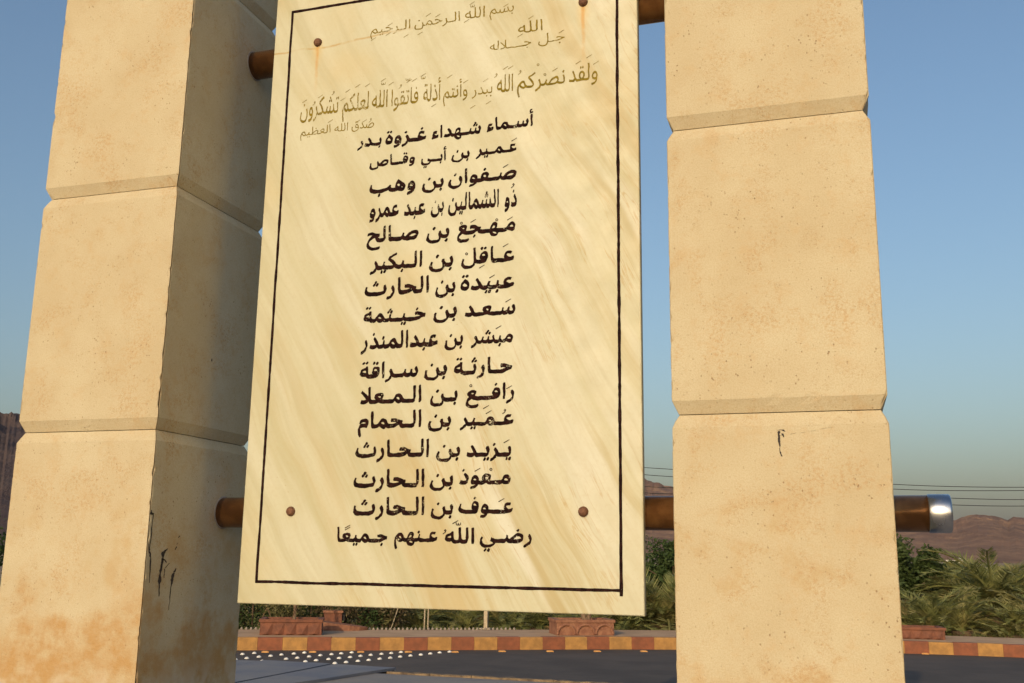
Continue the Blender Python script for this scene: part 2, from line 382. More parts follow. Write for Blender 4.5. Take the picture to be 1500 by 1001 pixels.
# ------------------------------------------------------------------ mountains
PR = [(-75, .15), (-60, .135), (-50, .125), (-44.56, .1175), (-43.6, .1163), (-40, .106), (-37.9, .0956), (-32.1, .083), (-23.4, .081), (-15.75, .0809), (-10.44, .0755), (-8.76, .0654), (-6, .058), (-2.8, .0527), (3.0, .0403), (5.5, .036), (6.2, .0398), (6.8, .0412), (7.5, .0389), (8.0, .0358), (8.3, .0383), (9.2, .0371), (12, .045), (18, .036), (30, .048), (45, .03), (70, .05)]
def prof(az):
    for (a, h), (b, k) in zip(PR, PR[1:]):
        if a <= az <= b: return h + (k - h) * (az - a) / (b - a)
    return PR[-1][1] if az > PR[-1][0] else PR[0][1]
def mountain(name, a0, a1, da, r0, r1, nr, scale_h, mat, seed, rough=.25, fs=.004):
    cols = int((a1 - a0) / da) + 1; V = []; F = []
    for i in range(cols):
        az = a0 + i * da; H = prof(az) * scale_h; col = []; mx = 1e-6
        for j in range(nr + 1):
            t = j / nr; r = r0 + (r1 - r0) * t; x, y = C0[0] + math.sin(R(az)) * r, C0[1] + math.cos(R(az)) * r
            e = math.sin(min(1, t / .8) * math.pi / 2) ** 1.25 if t < .8 else 1 - (t - .8) * 1.5
            rd = 0; amp = 1; fq = fs
            for o_ in range(6):
                rd += amp * (1 - abs(noise.noise(Vector((x * fq + seed, y * fq, seed)))) * 2); amp *= .52; fq *= 2.05
            h = e * (1 - rough + rough * rd * .75) * H * r1 * .8
            h = max(h, 0) ; col.append((x, y, h)); mx = max(mx, h / r)
        k = H * (1 + .035 * N(az * 3.1, seed) + .02 * N(az * 11, seed)) / mx
        V += [(x, y, -.1 + h * k - (1.62 if j == 0 else (0 if j > 2 else 1.0))) for j, (x, y, h) in enumerate(col)]
    for i in range(cols - 1):
        for j in range(nr): F.append((i * (nr + 1) + j, (i + 1) * (nr + 1) + j, (i + 1) * (nr + 1) + j + 1, i * (nr + 1) + j + 1))
    return struct(name, MB().add(V, F).build(name, mat, None, False, True))
C0 = (.4574, -2.9779)
mountain('mountain', -40, 60, .14, 1500, 3000, 60, 1.0, M['rock_far'], 3.7)
_p = prof
def prof(az): return _p(az) if az < -43 else max(0.0, _p(az) * (1 - (az + 43) / 9))
mountain('near_mountain', -70, -34, .11, 500, 1100, 90, 1.0, M['rock_near'], 9.1, .2, .008)

# white building with a dome and a low wall far off at the mountain foot
wb = thing('domed_building', 'tiny white domed building far off at the foot of the mountains', 'building', (C0[0] + math.sin(R(5.73)) * 1300, C0[1] + math.cos(R(5.73)) * 1300, -1.72))
MB().box(-4, 4, -3, 3, 0, 4.0).build('wall', M['wallwhite'], wb)
MB().box(-4.3, 4.3, -3.3, 3.3, 4.0, 4.4).build('roof', M['wallwhite'], wb)
dm = MB(); dm.tube([(0, 0, 4.4 + 2.0 * math.sin(a)) for a in [k * math.pi / 16 for k in range(9)]], [2.0 * math.cos(k * math.pi / 16) + .02 for k in range(9)], 16).build('dome', M['wallwhite'], wb, True)
for q in (-2.4, 0, 2.4): MB().box(q - .5, q + .5, -3.06, -3.0, 1.2, 2.9).build('window', M['glass'], wb)
lw = MB().box(-15, 7, -.2, .2, 0, 2.9).box(-15.3, -14.7, -.3, .3, 0, 3.2).box(6.7, 7.3, -.3, .3, 0, 3.2).build('boundary_wall', M['wallwhite'])
lw.location = (C0[0] + math.sin(R(5.73)) * 1250, C0[1] + math.cos(R(5.73)) * 1250, -1.72); tag(lw, 'long low white wall in front of the distant domed building', 'wall')

# ------------------------------------------------------------------ haze
hz = bpy.data.materials.new('haze'); hz.use_nodes = True; ht = hz.node_tree; ht.nodes.clear()
pvn = ht.nodes.new('ShaderNodeVolumePrincipled'); pvn.inputs['Color'].default_value = (.93, .87, .94, 1); pvn.inputs['Density'].default_value = 3.0e-5; pvn.inputs['Anisotropy'].default_value = 0.0
hout = ht.nodes.new('ShaderNodeOutputMaterial'); ht.links.new(pvn.outputs[0], hout.inputs['Volume'])
hb = MB().box(-9500, 9500, -9500, 9500, -3.0, 340).build('haze', hz); tag(hb, 'thin pale haze between the monument and the mountains', 'haze', kind='stuff')

# ------------------------------------------------------------------ pillars
W, S, H, G = .6, .018, .040, .0013; MG = .0021
COURSES = [(-1.5, .306), (.306, 1.2027), (1.2027, 2.12), (2.12, 3.02)]
def chip(a, b, seed):
    """how far an arris is broken away at (a,b)"""
    v = N(a * 38, b * 38, seed) + .5 * N(a * 90, b * 90, seed + 5)
    w = N(a * 7, b * 7, seed + 9)
    return max(0, v - .28 + w * .25) * .014 + abs(N(a * 150, b * 150, seed)) * .0010
def slab(parent, zb, zt, rot, seed, first, last):
    hw = W / 2
    zs = []
    z0, z1 = zb + G, zt - G
    zs.append((z0, S if not first else 0)); 
    if not first: zs += [(zb + H * .5, S * .52), (zb + H, 0)]
    n = int((zt - zb - 2 * H) / .014); lo, hi = zb + (H if not first else 0), zt - H
    zs += [(lo + (hi - lo) * k / n, 0) for k in range(1, n)]
    zs += [(zt - H, 0), (zt - H * .5, S * .48), (z1, S)]
    us = [0, .0035, .008, .016, .035, .07] ; us = us + [.07 + (W - .14) * k / 14 for k in range(1, 14)] + [W - q for q in us[::-1]]
    V = []; nu = len(us)
    for zi, (z, ins) in enumerate(zs):
        L = hw - ins - MG
        for ui, u_ in enumerate(us):
            x = -L + 2 * L * u_ / W; y = -hw + ins
            edge = min(u_, W - u_); c = chip(z, rot * 3.0 + (0 if u_ < hw else 5.3), seed) if edge < .008 else 0
            if edge == 0: x += math.copysign(c, -x); y += c * .8
            elif edge < .005: y += c * .35; x += math.copysign(c * .3, -x)
            zz = z; d = abs(z - (zt - H)); d2 = abs(z - (zb + H))
            if d < 1e-6 or d2 < 1e-6:
                cc = chip(x * 1.3, z, seed + 2); y += cc * .35; zz += (-cc if d2 < 1e-6 else cc) * .6 * (1 if d < 1e-6 else -1)
            if zi in (0, len(zs) - 1): y += abs(N(x * 40, z, seed)) * .0015
            V.append((x, y, zz))
    F = [(r * nu + c, r * nu + c + 1, (r + 1) * nu + c + 1, (r + 1) * nu + c) for r in range(len(zs) - 1) for c in range(nu - 1)]
    # mitred sides, top, bottom and back
    b = len(V); T_ = .032
    ring = [c for c in range(nu)] + [r * nu + nu - 1 for r in range(1, len(zs))] + [(len(zs) - 1) * nu + c for c in range(nu - 2, -1, -1)] + [r * nu for r in range(len(zs) - 2, 0, -1)]
    for i in ring:
        x, y, z = V[i]; V.append((max(-(hw - T_), min(hw - T_, x * (hw - T_) / (hw - .0)))if abs(x) < hw - .03 else math.copysign(hw - T_ - G, x), -hw + T_, z))
    m = len(ring)
    F += [(ring[(k + 1) % m], ring[k], b + k, b + (k + 1) % m) for k in range(m)] + [tuple(b + k for k in range(m))]
    ca, sa = math.cos(rot), math.sin(rot)
    V = [(x * ca - y * sa, x * sa + y * ca, z + 1.5) for x, y, z in V]
    return MB().add(V, F).build('stone_slab', M['stone'], parent)
def pillar(x0, label, seed):
    t = thing('stone_pillar', label, 'pillar', (x0 + W / 2, W / 2, -1.5), 'limestone pillars holding the plaque')
    MB().box(-W / 2 + .031, W / 2 - .031, -W / 2 + .031, W / 2 - .031, .005, 4.5).build('core', M['core'], t)
    for ci, (zb, zt) in enumerate(COURSES):
        for k in range(4): slab(t, zb, zt, k * math.pi / 2, seed + ci * 7.7 + k * 2.3, ci == 0, False)
    MB().box(-W / 2 - .03, W / 2 + .03, -W / 2 - .03, W / 2 + .03, 4.521, 4.60).build('cap_stone', M['stone'], t)
    return t
XL = -2.3842
pl = pillar(XL, 'left limestone block pillar with a dark shaded side and orange damp stains at its foot', 11)
pr = pillar(0, 'right limestone block pillar, sunlit, with a short black paint drip on its front', 31)

# paint drips on the pillars (thin raised films of paint)
def drip(parent, name, pts, widths, plane, loc):
    """pts (a,z) along a stroke; plane 'x' = right face of left pillar, 'y' = front face"""
    mb = MB(); rings = []
    P2 = []
    for (a, b), (wa, wb_) in zip(zip(pts, pts[1:]), zip(widths, widths[1:])):
        for k in range(6):
            t = k / 6; P2.append((a[0] + (b[0] - a[0]) * t, a[1] + (b[1] - a[1]) * t, wa + (wb_ - wa) * t))
    P2.append((*pts[-1], widths[-1]))
    for i, (a, z, w_) in enumerate(P2):
        a += N(a * 80, z * 80, 2) * .004; w_ = max(.0006, w_ * (1 + 1.1 * N(a * 150, z * 150, 7)))
        for s_ in (-1, 1):
            for d in (0, .0007):
                q = a + s_ * w_ / 2
                rings.append((XL + W + d + .0002 - loc[0], q - loc[1], z - loc[2]) if plane == 'x' else (q - loc[0], -.0002 - d - loc[1], z - loc[2]))
    fs = []
    for i in range(len(P2) - 1):
        o = i * 4; fs += [(o + 1, o + 5, o + 7, o + 3), (o, o + 4, o + 5, o + 1), (o + 2, o + 3, o + 7, o + 6)]
    return mb.add(rings, fs).build(name, M['spray'], parent)
lp, rp = (XL + W / 2, W / 2, -1.5), (W / 2, W / 2, -1.5)
for pts, ws in [([(.006, .027), (.010, .012), (.021, .018)], [.006, .010, .003]), ([(.018, .015), (.016, -.06), (.013, -.10), (.024, -.13), (.028, -.215)], [.003, .004, .004, .007, .003]), ([(.004, -.085), (.012, -.115), (.022, -.13)], [.002, .004, .006]),
                ([(.115, -.10), (.092, -.112), (.088, -.15)], [.003, .016, .012]), ([(.088, -.135), (.104, -.142), (.112, -.15)], [.016, .010, .003]), ([(.088, -.15), (.082, -.20), (.086, -.262)], [.009, .013, .003]), ([(.108, -.168), (.120, -.158), (.13, -.15)], [.003, .005, .003]), ([(.106, -.17), (.108, -.2)], [.003, .003]),
                ([(.170, -.168), (.156, -.19), (.150, -.225)], [.004, .016, .006]), ([(.150, -.22), (.147, -.31)], [.004, .0028]),
                ([(.176, -.055), (.170, -.062)], [.004, .005]), ([(.161, -.093), (.156, -.105)], [.005, .004]), ([(.168, -.08), (.165, -.086)], [.003, .003]), ([(.29, .607), (.289, .597)], [.006, .006])]:
    o = drip(pl, 'paint_drip', pts, ws, 'x', lp); o['label'] = 'black paint drip on the shaded side'
for pts, ws in [([(.302, .252), (.312, .254), (.322, .248)], [.006, .011, .005]), ([(.304, .25), (.304, .225), (.305, .20), (.309, .178)], [.006, .005, .0035, .004]), ([(.313, .243), (.318, .232)], [.007, .003]), ([(.302, .236), (.316, .238)], [.003, .004]),
                ([(.334, .240), (.352, .244)], [.002, .002]), ([(.362, .243), (.376, .246)], [.002, .0015]), ([(.388, .247), (.405, .250)], [.0018, .001]), ([(.418, .253), (.45, .258)], [.0014, .002]), ([(.452, .043), (.459, .041)], [.004, .003])]:
    drip(pr, 'paint_drip', pts, ws, 'y', rp)

# ------------------------------------------------------------------ tubes
PY, PZ1, PZ2, PRD = .4383, .0373, 1.8819, .0565
def tube_thing(z, label):
    t = thing('metal_tube', label, 'tube', (-.8, PY, z), 'bronze tubes carrying the plaque')
    mb = MB(); x0, x1 = XL + .2 + .8, .716 + .8
    mb.tube([(x0, 0, 0), (x1, 0, 0)], PRD, 72); mb.build('tube', M['bronze'], t, True)
    cb = MB(); xs = [.716, .7165, .719, .776, .781, .783]; rs = [PRD, PRD + .0012, PRD + .0026, PRD + .0026, PRD + .001, PRD - .004]
    cb.tube([(x + .8, 0, 0) for x in xs], rs, 72); cb.build('end_cap', M['chrome'], t, True)
    for o in t.children:
        for p in o.data.polygons:
            if len(p.vertices) > 8: p.use_smooth = False
    for hx, sg in ((XL + W, 1), (0, -1), (W, 1)):   # thin bead of sealant round the hole
        MB().tube([(hx + .8 - .0005 * sg, 0, 0), (hx + .8 + .0022 * sg, 0, 0), (hx + .8 + .0034 * sg, 0, 0)], [PRD + .0055, PRD + .0045, PRD + .001], 40).build('sealant_ring', M['edgewhite'], t, True)
    for bx in (-1.4327, -.3476):            # collar that joins the plaque to the tube
        MB().tube([(bx + .8 - .02, 0, 0), (bx + .8 + .02, 0, 0)], PRD + .004, 40).build('collar', M['bronze'], t, True)
    return t
tube_thing(PZ1, 'lower bronze tube with a shiny steel end cap beyond the right pillar')
tube_thing(PZ2, 'upper bronze tube behind the top of the plaque')

# ------------------------------------------------------------------ marble plaque
PX0, PX1, PZ0, PZT, PYF, PTH = -1.6304, -.1482, -.2896, 2.112, .3313, .030
pq = thing('marble_plaque', 'tall cream marble plaque with black Arabic inscription and dark border line', 'plaque', (PX0, PYF, PZ0))
off = Vector((PX0, PYF, PZ0))
def lo(v): return tuple(Vector(v) - off)
sb = MB(); nx, nz = 30, 48; B_ = .0025
us = [0, B_] + [B_ + (PX1 - PX0 - 2 * B_) * k / nx for k in range(1, nx)] + [PX1 - PX0 - B_, PX1 - PX0]
vs2 = [0, B_] + [B_ + (PZT - PZ0 - 2 * B_) * k / nz for k in range(1, nz)] + [PZT - PZ0 - B_, PZT - PZ0]
V = []
for j, v in enumerate(vs2):
    for i, u_ in enumerate(us):
        e = i in (0, len(us) - 1) or j in (0, len(vs2) - 1)
        V.append((u_ + (N(v * 20, 1) * .0012 if i in (0, len(us) - 1) else 0), B_ if e else 0, v + (N(u_ * 20, 4) * .0012 if j in (0, len(vs2) - 1) else 0)))
nu = len(us); nv = len(vs2)
F = [(r * nu + c, r * nu + c + 1, (r + 1) * nu + c + 1, (r + 1) * nu + c) for r in range(nv - 1) for c in range(nu - 1)]
ring = list(range(nu)) + [r * nu + nu - 1 for r in range(1, nv)] + [(nv - 1) * nu + c for c in range(nu - 2, -1, -1)] + [r * nu for r in range(nv - 2, 0, -1)]
b = len(V); V += [(V[i][0], PTH, V[i][2]) for i in ring]; m = len(ring)
F += [(ring[(k + 1) % m], ring[k], b + k, b + (k + 1) % m) for k in range(m)] + [tuple(b + k for k in range(m))]
sb.add(V, F).build('marble_slab', M['marble'], pq)
# border line, four hand painted strokes
FL, FR, FZB, FZT = -1.5558, -.2227, -.2125, 2.035
def stroke(name, a, b_, w_, mat, parent, seed=0, dy=-.0004, nseg=160, jit=.0012):
    a, b_ = Vector(a), Vector(b_); d = (b_ - a).normalized(); n = Vector((-d.y, d.x)); V = []
    for k in range(nseg + 1):
        t = k / nseg; q = a.lerp(b_, t); s_ = (b_ - a).length * t
        o = N(s_ * 6, seed) * jit * 1.6; ww = w_ * (1 + .35 * N(s_ * 18, seed + 3) + .2 * N(s_ * 70, seed + 6)) / 2
        for sg in (-1, 1):
            r = q + n * (o + sg * ww); V.append(lo((r.x, PYF + dy, r.y)))
    return MB().add(V, [(2 * k, 2 * k + 2, 2 * k + 3, 2 * k + 1) for k in range(nseg)]).build(name, mat, parent)
stroke('border_line', (FL - .004, FZB), (FR + .004, FZB), .0105, M['border'], pq, 1)
stroke('border_line', (FL, FZB - .004), (FL, FZT + .004), .0105, M['border'], pq, 12, -.0006)
stroke('border_line', (FR, FZB - .018), (FR, FZT + .004), .0105, M['border'], pq, 23, -.0006)
stroke('border_line', (FL - .004, FZT), (FR + .004, FZT), .0115, M['border'], pq, 34)
# bolts
bolt_me = None
for bx in (-1.4327, -.3476):
    for bz in (PZ1, PZ2):
        if bolt_me is None:
            mb = MB(); rs = [.0175, .0172, .0155, .0122, .0075, .0012]; ys = [0, -.004, -.0085, -.012, -.0145, -.0152]
            mb.tube([(0, y, 0) for y in ys], rs, 24); bolt_me = mb.build('bolt', M['rust'], pq, True); bo = bolt_me
        else: bo = link('bolt', bolt_me.data, pq)
        bo.location = lo((bx, PYF, bz))

# ------------------------------------------------------------------ inscription
ISO = {}
def _tab(first, letters, dual):
    c = first
    for ch in letters:
        ISO[ch] = (c, 4 if ch in dual else (2 if ch != 'ء' else 1)); c += ISO[ch][1]
_tab(0xFE80, 'ءآأؤإئابةتثجحخدذرزسشصضطظعغفقكلمنهوىي', set('ئبتثجحخسشصضطظعغفقكلمنهي'))
DUAL = {k for k, v in ISO.items() if v[1] == 4}
def shape(word, tat=0):
    """contextual letter forms, visual order, with `tat` stretches put in joined pairs"""
    toks = []; i = 0
    while i < len(word):
        if word[i] == 'ل' and i + 1 < len(word) and word[i + 1] == 'ا': toks.append('لا'); i += 2
        else: toks.append(word[i]); i += 1
    out = []; joins = [k for k in range(len(toks) - 1) if toks[k] in DUAL and toks[k + 1] != 'ء']
    pref = [k for k in joins if not (toks[k] == 'ل' and toks[k + 1] in ('ل', 'ه'))] or joins
    extra = {}
    for q in range(tat):
        if pref: k = pref[q % len(pref)]; extra[k] = extra.get(k, 0) + 1
    for k, ch in enumerate(toks):
        prev = k > 0 and toks[k - 1] in DUAL and ch != 'ء'; nxt = k < len(toks) - 1 and ch in DUAL and toks[k + 1] != 'ء'
        if ch == 'لا': code = 0xFEFC if prev else 0xFEFB
        else:
            c, n = ISO[ch]
            code = c if n == 1 else (c + (1 if prev else 0) if n == 2 else c + {(0, 0): 0, (1, 0): 1, (0, 1): 2, (1, 1): 3}[(int(prev), int(nxt))])
        out.append(chr(code))
        if k in extra: out.append('\u0640' * extra[k])
    return ''.join(''.join(out)[::-1])
fc = bpy.data.curves.new('glyphs', 'FONT'); fo = bpy.data.objects.new('glyphs', fc); COL.objects.link(fo); fc.resolution_u = 5
from mathutils.geometry import interpolate_bezier, delaunay_2d_cdt
GC = {}
def outline(body):
    fc.body = body; bpy.context.view_layer.update()
    cu = fo.to_curve(bpy.context.evaluated_depsgraph_get()); out = []
    for sp in cu.splines:
        P_ = []
        bp = list(sp.bezier_points)
        for a, b in zip(bp, bp[1:] + bp[:1]):
            if (a.co - b.co).length < 1e-6: continue
            seg = interpolate_bezier(a.co, a.handle_right, b.handle_left, b.co, 7)[:-1]
            P_ += [(q.x, q.y) for q in seg]
        if len(P_) > 2: out.append(P_)
    fo.to_curve_clear(); return out
def glyph(ch):
    """filled glyph by the nonzero winding rule, and its advance"""
    if ch in GC: return GC[ch]
    cs = outline(ch); pts = []; edges = []
    for c in cs:
        b = len(pts); pts += [Vector(q) for q in c]; edges += [(b + i, b + (i + 1) % len(c)) for i in range(len(c))]
    vo, _, fa, *_x = delaunay_2d_cdt(pts, edges, [], 0, 1e-5)
    keep = []
    for t_ in fa:
        cx = sum(vo[i].x for i in t_) / 3; cy = sum(vo[i].y for i in t_) / 3; w_ = 0
        for c in cs:
            for (x0, y0), (x1, y1) in zip(c, c[1:] + c[:1]):
                if (y0 <= cy) != (y1 <= cy):
                    if x0 + (cy - y0) / (y1 - y0) * (x1 - x0) > cx: w_ += 1 if y1 > y0 else -1
        if w_: keep.append(tuple(t_))
    # advance: where a following alef lands
    c2 = outline(ch + '\uFE8D'); adv = max(q[0] for c in c2[len(cs):] for q in c) - ALX
    GC[ch] = ([(v.x, v.y) for v in vo], keep, adv); return GC[ch]
def word_mesh(s):
    x = 0; V = []; F = []
    for gi, ch in enumerate(s):
        v, f, adv = glyph(ch); b = len(V); V += [(a + x, c, gi) for a, c in v]; F += [tuple(i + b for i in t_) for t_ in f]; x += adv
    return V, F
def ext(v, i): return min(p[i] for p in v), max(p[i] for p in v)
_al = [q for c in outline('\uFE8D') for q in c]; ALX = max(q[0] for q in _al); AL = max(q[1] for q in _al)
TW = glyph('\u0640')[2]
TEXT = [
('T', [('بسم', -0.7107, -0.6146, 1.8894, 0.038), ('الله', -0.809, -0.7297, 1.8852, 0.0452)]),
('T', [('الرحمن', -1.0176, -0.8302, 1.8843, 0.0404), ('الرحيم', -1.204, -1.0352, 1.8833, 0.041)]),
('T', [('الله', -0.596, -0.5021, 1.7936, 0.0466)]),
('T', [('جل', -0.518, -0.4179, 1.7419, 0.0384), ('جلاله', -0.7068, -0.5457, 1.7406, 0.0363)]),
('T', [('ولقد', -0.401, -0.2949, 1.571, 0.0667), ('نصركم', -0.5975, -0.4158, 1.5709, 0.054), ('الله', -0.6755, -0.6135, 1.5667, 0.0683), ('ببدر', -0.7744, -0.6931, 1.5694, 0.0412), ('وأنتم', -0.8892, -0.7918, 1.5705, 0.0555)]),
('T', [('أذلة', -0.971, -0.8997, 1.5676, 0.0715), ('فاتقوا', -1.1018, -0.9907, 1.5675, 0.0676), ('الله', -1.1828, -1.1182, 1.5672, 0.0727), ('لعلكم', -1.3092, -1.1976, 1.5688, 0.0733), ('تشكرون', -1.4931, -1.3258, 1.57, 0.0696)]),
('T', [('صدق', -1.2663, -1.171, 1.4911, 0.0339), ('الله', -1.3386, -1.2811, 1.4897, 0.0342), ('العظيم', -1.4878, -1.3559, 1.4902, 0.0344)]),
('K', [('أسماء', -0.7112, -0.5342, 1.4227, 0.0482), ('شهداء', -0.9293, -0.7352, 1.4172, 0.049), ('غزوة', -1.119, -0.9527, 1.4156, 0.0498), ('بدر', -1.2367, -1.1361, 1.4169, 0.0419)]),
('K', [('عمير', -0.7524, -0.5958, 1.3303, 0.0412), ('بن', -0.8473, -0.7773, 1.3256, 0.0403), ('أبي', -0.9701, -0.8694, 1.3259, 0.0407), ('وقاص', -1.1811, -0.9959, 1.3304, 0.0426)]),
('K', [('صفوان', -0.8569, -0.5962, 1.2276, 0.0562), ('بن', -0.9616, -0.8778, 1.222, 0.0503), ('وهب', -1.1761, -0.9907, 1.2247, 0.0544)]),
('K', [('ذو', -0.6381, -0.593, 1.1219, 0.0583), ('الشمالين', -0.8552, -0.6606, 1.126, 0.0655), ('بن', -0.9229, -0.8736, 1.1259, 0.0563), ('عبد', -1.032, -0.9464, 1.1236, 0.0567), ('عمرو', -1.1714, -1.0539, 1.128, 0.0573)]),
('K', [('مهجع', -0.8167, -0.5967, 1.0309, 0.0516), ('بن', -0.9379, -0.8493, 1.0253, 0.0524), ('صالح', -1.1775, -0.9714, 1.0303, 0.0598)]),
('K', [('عاقل', -0.7985, -0.6002, 0.9181, 0.0586), ('بن', -0.9221, -0.831, 0.916, 0.0549), ('البكير', -1.1598, -0.9528, 0.9227, 0.0603)]),
('K', [('عبيدة', -0.7992, -0.5988, 0.8206, 0.0535), ('بن', -0.8963, -0.8198, 0.8185, 0.0542), ('الحارث', -1.1774, -0.9227, 0.8246, 0.0616)]),
('K', [('سعد', -0.7805, -0.5937, 0.7245, 0.0497), ('بن', -0.8999, -0.8127, 0.725, 0.0536), ('خيثمة', -1.1765, -0.9326, 0.7223, 0.0513)]),
('K', [('مبشر', -0.7554, -0.6004, 0.6237, 0.046), ('بن', -0.8535, -0.7861, 0.6221, 0.0497), ('عبدالمنذر', -1.1835, -0.8813, 0.6243, 0.062)]),
('K', [('حارثة', -0.8156, -0.6019, 0.5155, 0.0578), ('بن', -0.9285, -0.8444, 0.5166, 0.0525), ('سراقة', -1.1814, -0.9545, 0.5162, 0.0576)]),
('K', [('رافع', -0.7684, -0.5932, 0.4243, 0.0552), ('بن', -0.9025, -0.8014, 0.4225, 0.0517), ('المعلا', -1.1754, -0.9388, 0.4229, 0.0588)]),
('K', [('عمير', -0.7896, -0.5943, 0.3341, 0.0475), ('بن', -0.9079, -0.8232, 0.3336, 0.0513), ('الحمام', -1.1791, -0.9357, 0.3339, 0.0595)]),
('K', [('يزيد', -0.7616, -0.6007, 0.2265, 0.0498), ('بن', -0.8736, -0.7867, 0.227, 0.0505), ('الحارث', -1.184, -0.9031, 0.2302, 0.0605)]),
('K', [('معوذ', -0.7861, -0.6023, 0.1319, 0.0493), ('بن', -0.8946, -0.8091, 0.1271, 0.05), ('الحارث', -1.1867, -0.9169, 0.1243, 0.061)]),
('K', [('عوف', -0.786, -0.5918, 0.0341, 0.0487), ('بن', -0.8883, -0.8065, 0.0299, 0.0494), ('الحارث', -1.1837, -0.9136, 0.0278, 0.0603)]),
('K', [('رضي', -0.7065, -0.5249, -0.0635, 0.0478), ('الله', -0.833, -0.7279, -0.0674, 0.0514), ('عنهم', -1.0222, -0.8613, -0.0632, 0.0463), ('جميعا', -1.2421, -1.0493, -0.0669, 0.05)])]
MARKS = [
('K', 'f', [(-0.605, 1.3742), (-0.636, 1.2755), (-0.6167, 1.0739), (-0.7563, 1.0772), (-0.6312, 0.975)]),
('K', 'd', [(-0.6057, 1.1993)]),
('K', 'k', [(-0.7198, 0.9026)]),
('K', 'o', [(-0.6669, 1.0738), (-0.7796, 0.9549), (-0.8023, 1.0728)]),
('K', 'f', [(-0.6804, 0.8633), (-0.6184, 0.7712), (-0.6528, 0.6764), (-0.6105, 0.4613), (-0.6836, 0.3767)]),
('K', 'k', [(-0.6933, 0.3948)]),
('K', 'o', [(-0.7517, 0.4724)]),
('K', 'd', [(-0.6246, 0.3797)]),
('K', 'f', [(-0.6168, 0.2745), (-0.7199, 0.1786), (-0.6318, 0.0752), (-0.7963, 0.0012), (-1.2028, -0.016), (-1.2024, -0.0231)]),
('K', 'o', [(-0.6716, 0.1798)]),
('K', 'd', [(-0.8329, -0.0295)]),
('K', 'w', [(-0.785, -0.0045)]),
('T', 'f', [(-1.1385, 1.6811), (-1.2471, 1.6706), (-1.205, 1.6682), (-1.2885, 1.6555), (-1.308, 1.6227), (-1.4068, 1.648), (-1.4758, 1.636), (-0.9724, 1.6788), (-1.0079, 1.6634), (-1.0304, 1.662), (-1.1055, 1.6608), (-1.3576, 1.5376), (-1.2397, 1.522), (-1.2118, 1.5199)]),
('T', 'd', [(-1.35, 1.6567), (-1.4317, 1.6235), (-1.0638, 1.6462), (-1.1842, 1.522)]),
('T', 'k', [(-0.9257, 1.5486)]),
('T', 'w', [(-1.0352, 1.6694), (-0.972, 1.6675), (-1.1378, 1.666)]),
('T', 'f', [(-0.2997, 1.634), (-0.3651, 1.6446), (-0.3249, 1.663), (-0.4525, 1.6287), (-0.6229, 1.6615), (-0.6428, 1.662), (-0.7202, 1.6233), (-0.7993, 1.6285), (-0.864, 1.6581)]),
('T', 'd', [(-0.5851, 1.6381), (-0.678, 1.6386)]),
('T', 'k', [(-0.7072, 1.5319), (-0.7682, 1.5229)]),
('T', 'o', [(-0.5176, 1.6572), (-0.4912, 1.6147)]),
('T', 'f', [(-0.6452, 1.9172), (-0.7809, 1.9482), (-0.547, 1.8518), (-0.4291, 1.7769)]),
('T', 'w', [(-0.7791, 1.9362)]),
('T', 'k', [(-0.8024, 1.8772), (-0.5883, 1.7846)]),
('T', 'f', [(-0.9602, 1.9277), (-0.9203, 1.9187), (-1.1202, 1.9122)]),
('T', 'k', [(-0.9921, 1.8548), (-1.1887, 1.8602), (-1.0506, 1.8529), (-1.1267, 1.8725)])]
for li, (colr, words) in enumerate(TEXT):
    for wi, (w_, xa, xb, z, h) in enumerate(words):
        h = h * (1.0 if 'ا' in w_ or 'ل' in w_ or 'أ' in w_ else 1.12)
        k = h / AL * (.97 if colr == 'K' else 1)
        v, f = word_mesh(shape(w_)); w0 = (ext(v, 0)[1] - ext(v, 0)[0]) * k
        tat = max(0, int(((xb - xa) / w0 - 1.06) * w0 / (TW * k)))
        if tat: v, f = word_mesh(shape(w_, min(tat, 9)))
        x0, x1 = ext(v, 0); sx = (xb - xa) / (x1 - x0)
        # a broad slanted pen: strokes grow thick along the line and stay thin upright
        nib = [(-.017, -.046), (-.009, -.018), (.000, .010), (.008, .038), (.014, .066)] if colr == 'K' else ([(0, 0), (.003, .022)] if h > .05 else [(0, 0)])
        mb = MB(); R_ = random.Random(li * 31 + wi); tilt = R_.uniform(-.02, .02)
        for q, (dx_, dz_) in enumerate(nib):
            V = []
            for x, y, gi in v:
                X_ = xa + (x - x0 + dx_) * sx; Z_ = z + (y + dz_ * (1.0 if y < .22 else max(.35, 1 - (y - .22) * 2.2)) * (1.0 if y > -.08 else .6)) * k + (X_ - (xa + xb) / 2) * tilt * .3
                X_ += N(X_ * 60, Z_ * 60, 3) * .0022; Z_ += N(X_ * 60, Z_ * 60, 8) * .0022
                X_ += N(X_ * 260, Z_ * 260, 5) * .0009; Z_ += N(X_ * 260, Z_ * 260, 6) * .0009
                V.append(lo((X_, PYF - .0003 - .00018 * q - .00006 * (gi % 3), Z_)))
            mb.add(V, f)
        o = mb.build('inscription_word', M['black' if colr == 'K' else 'gold'], pq, False, False)
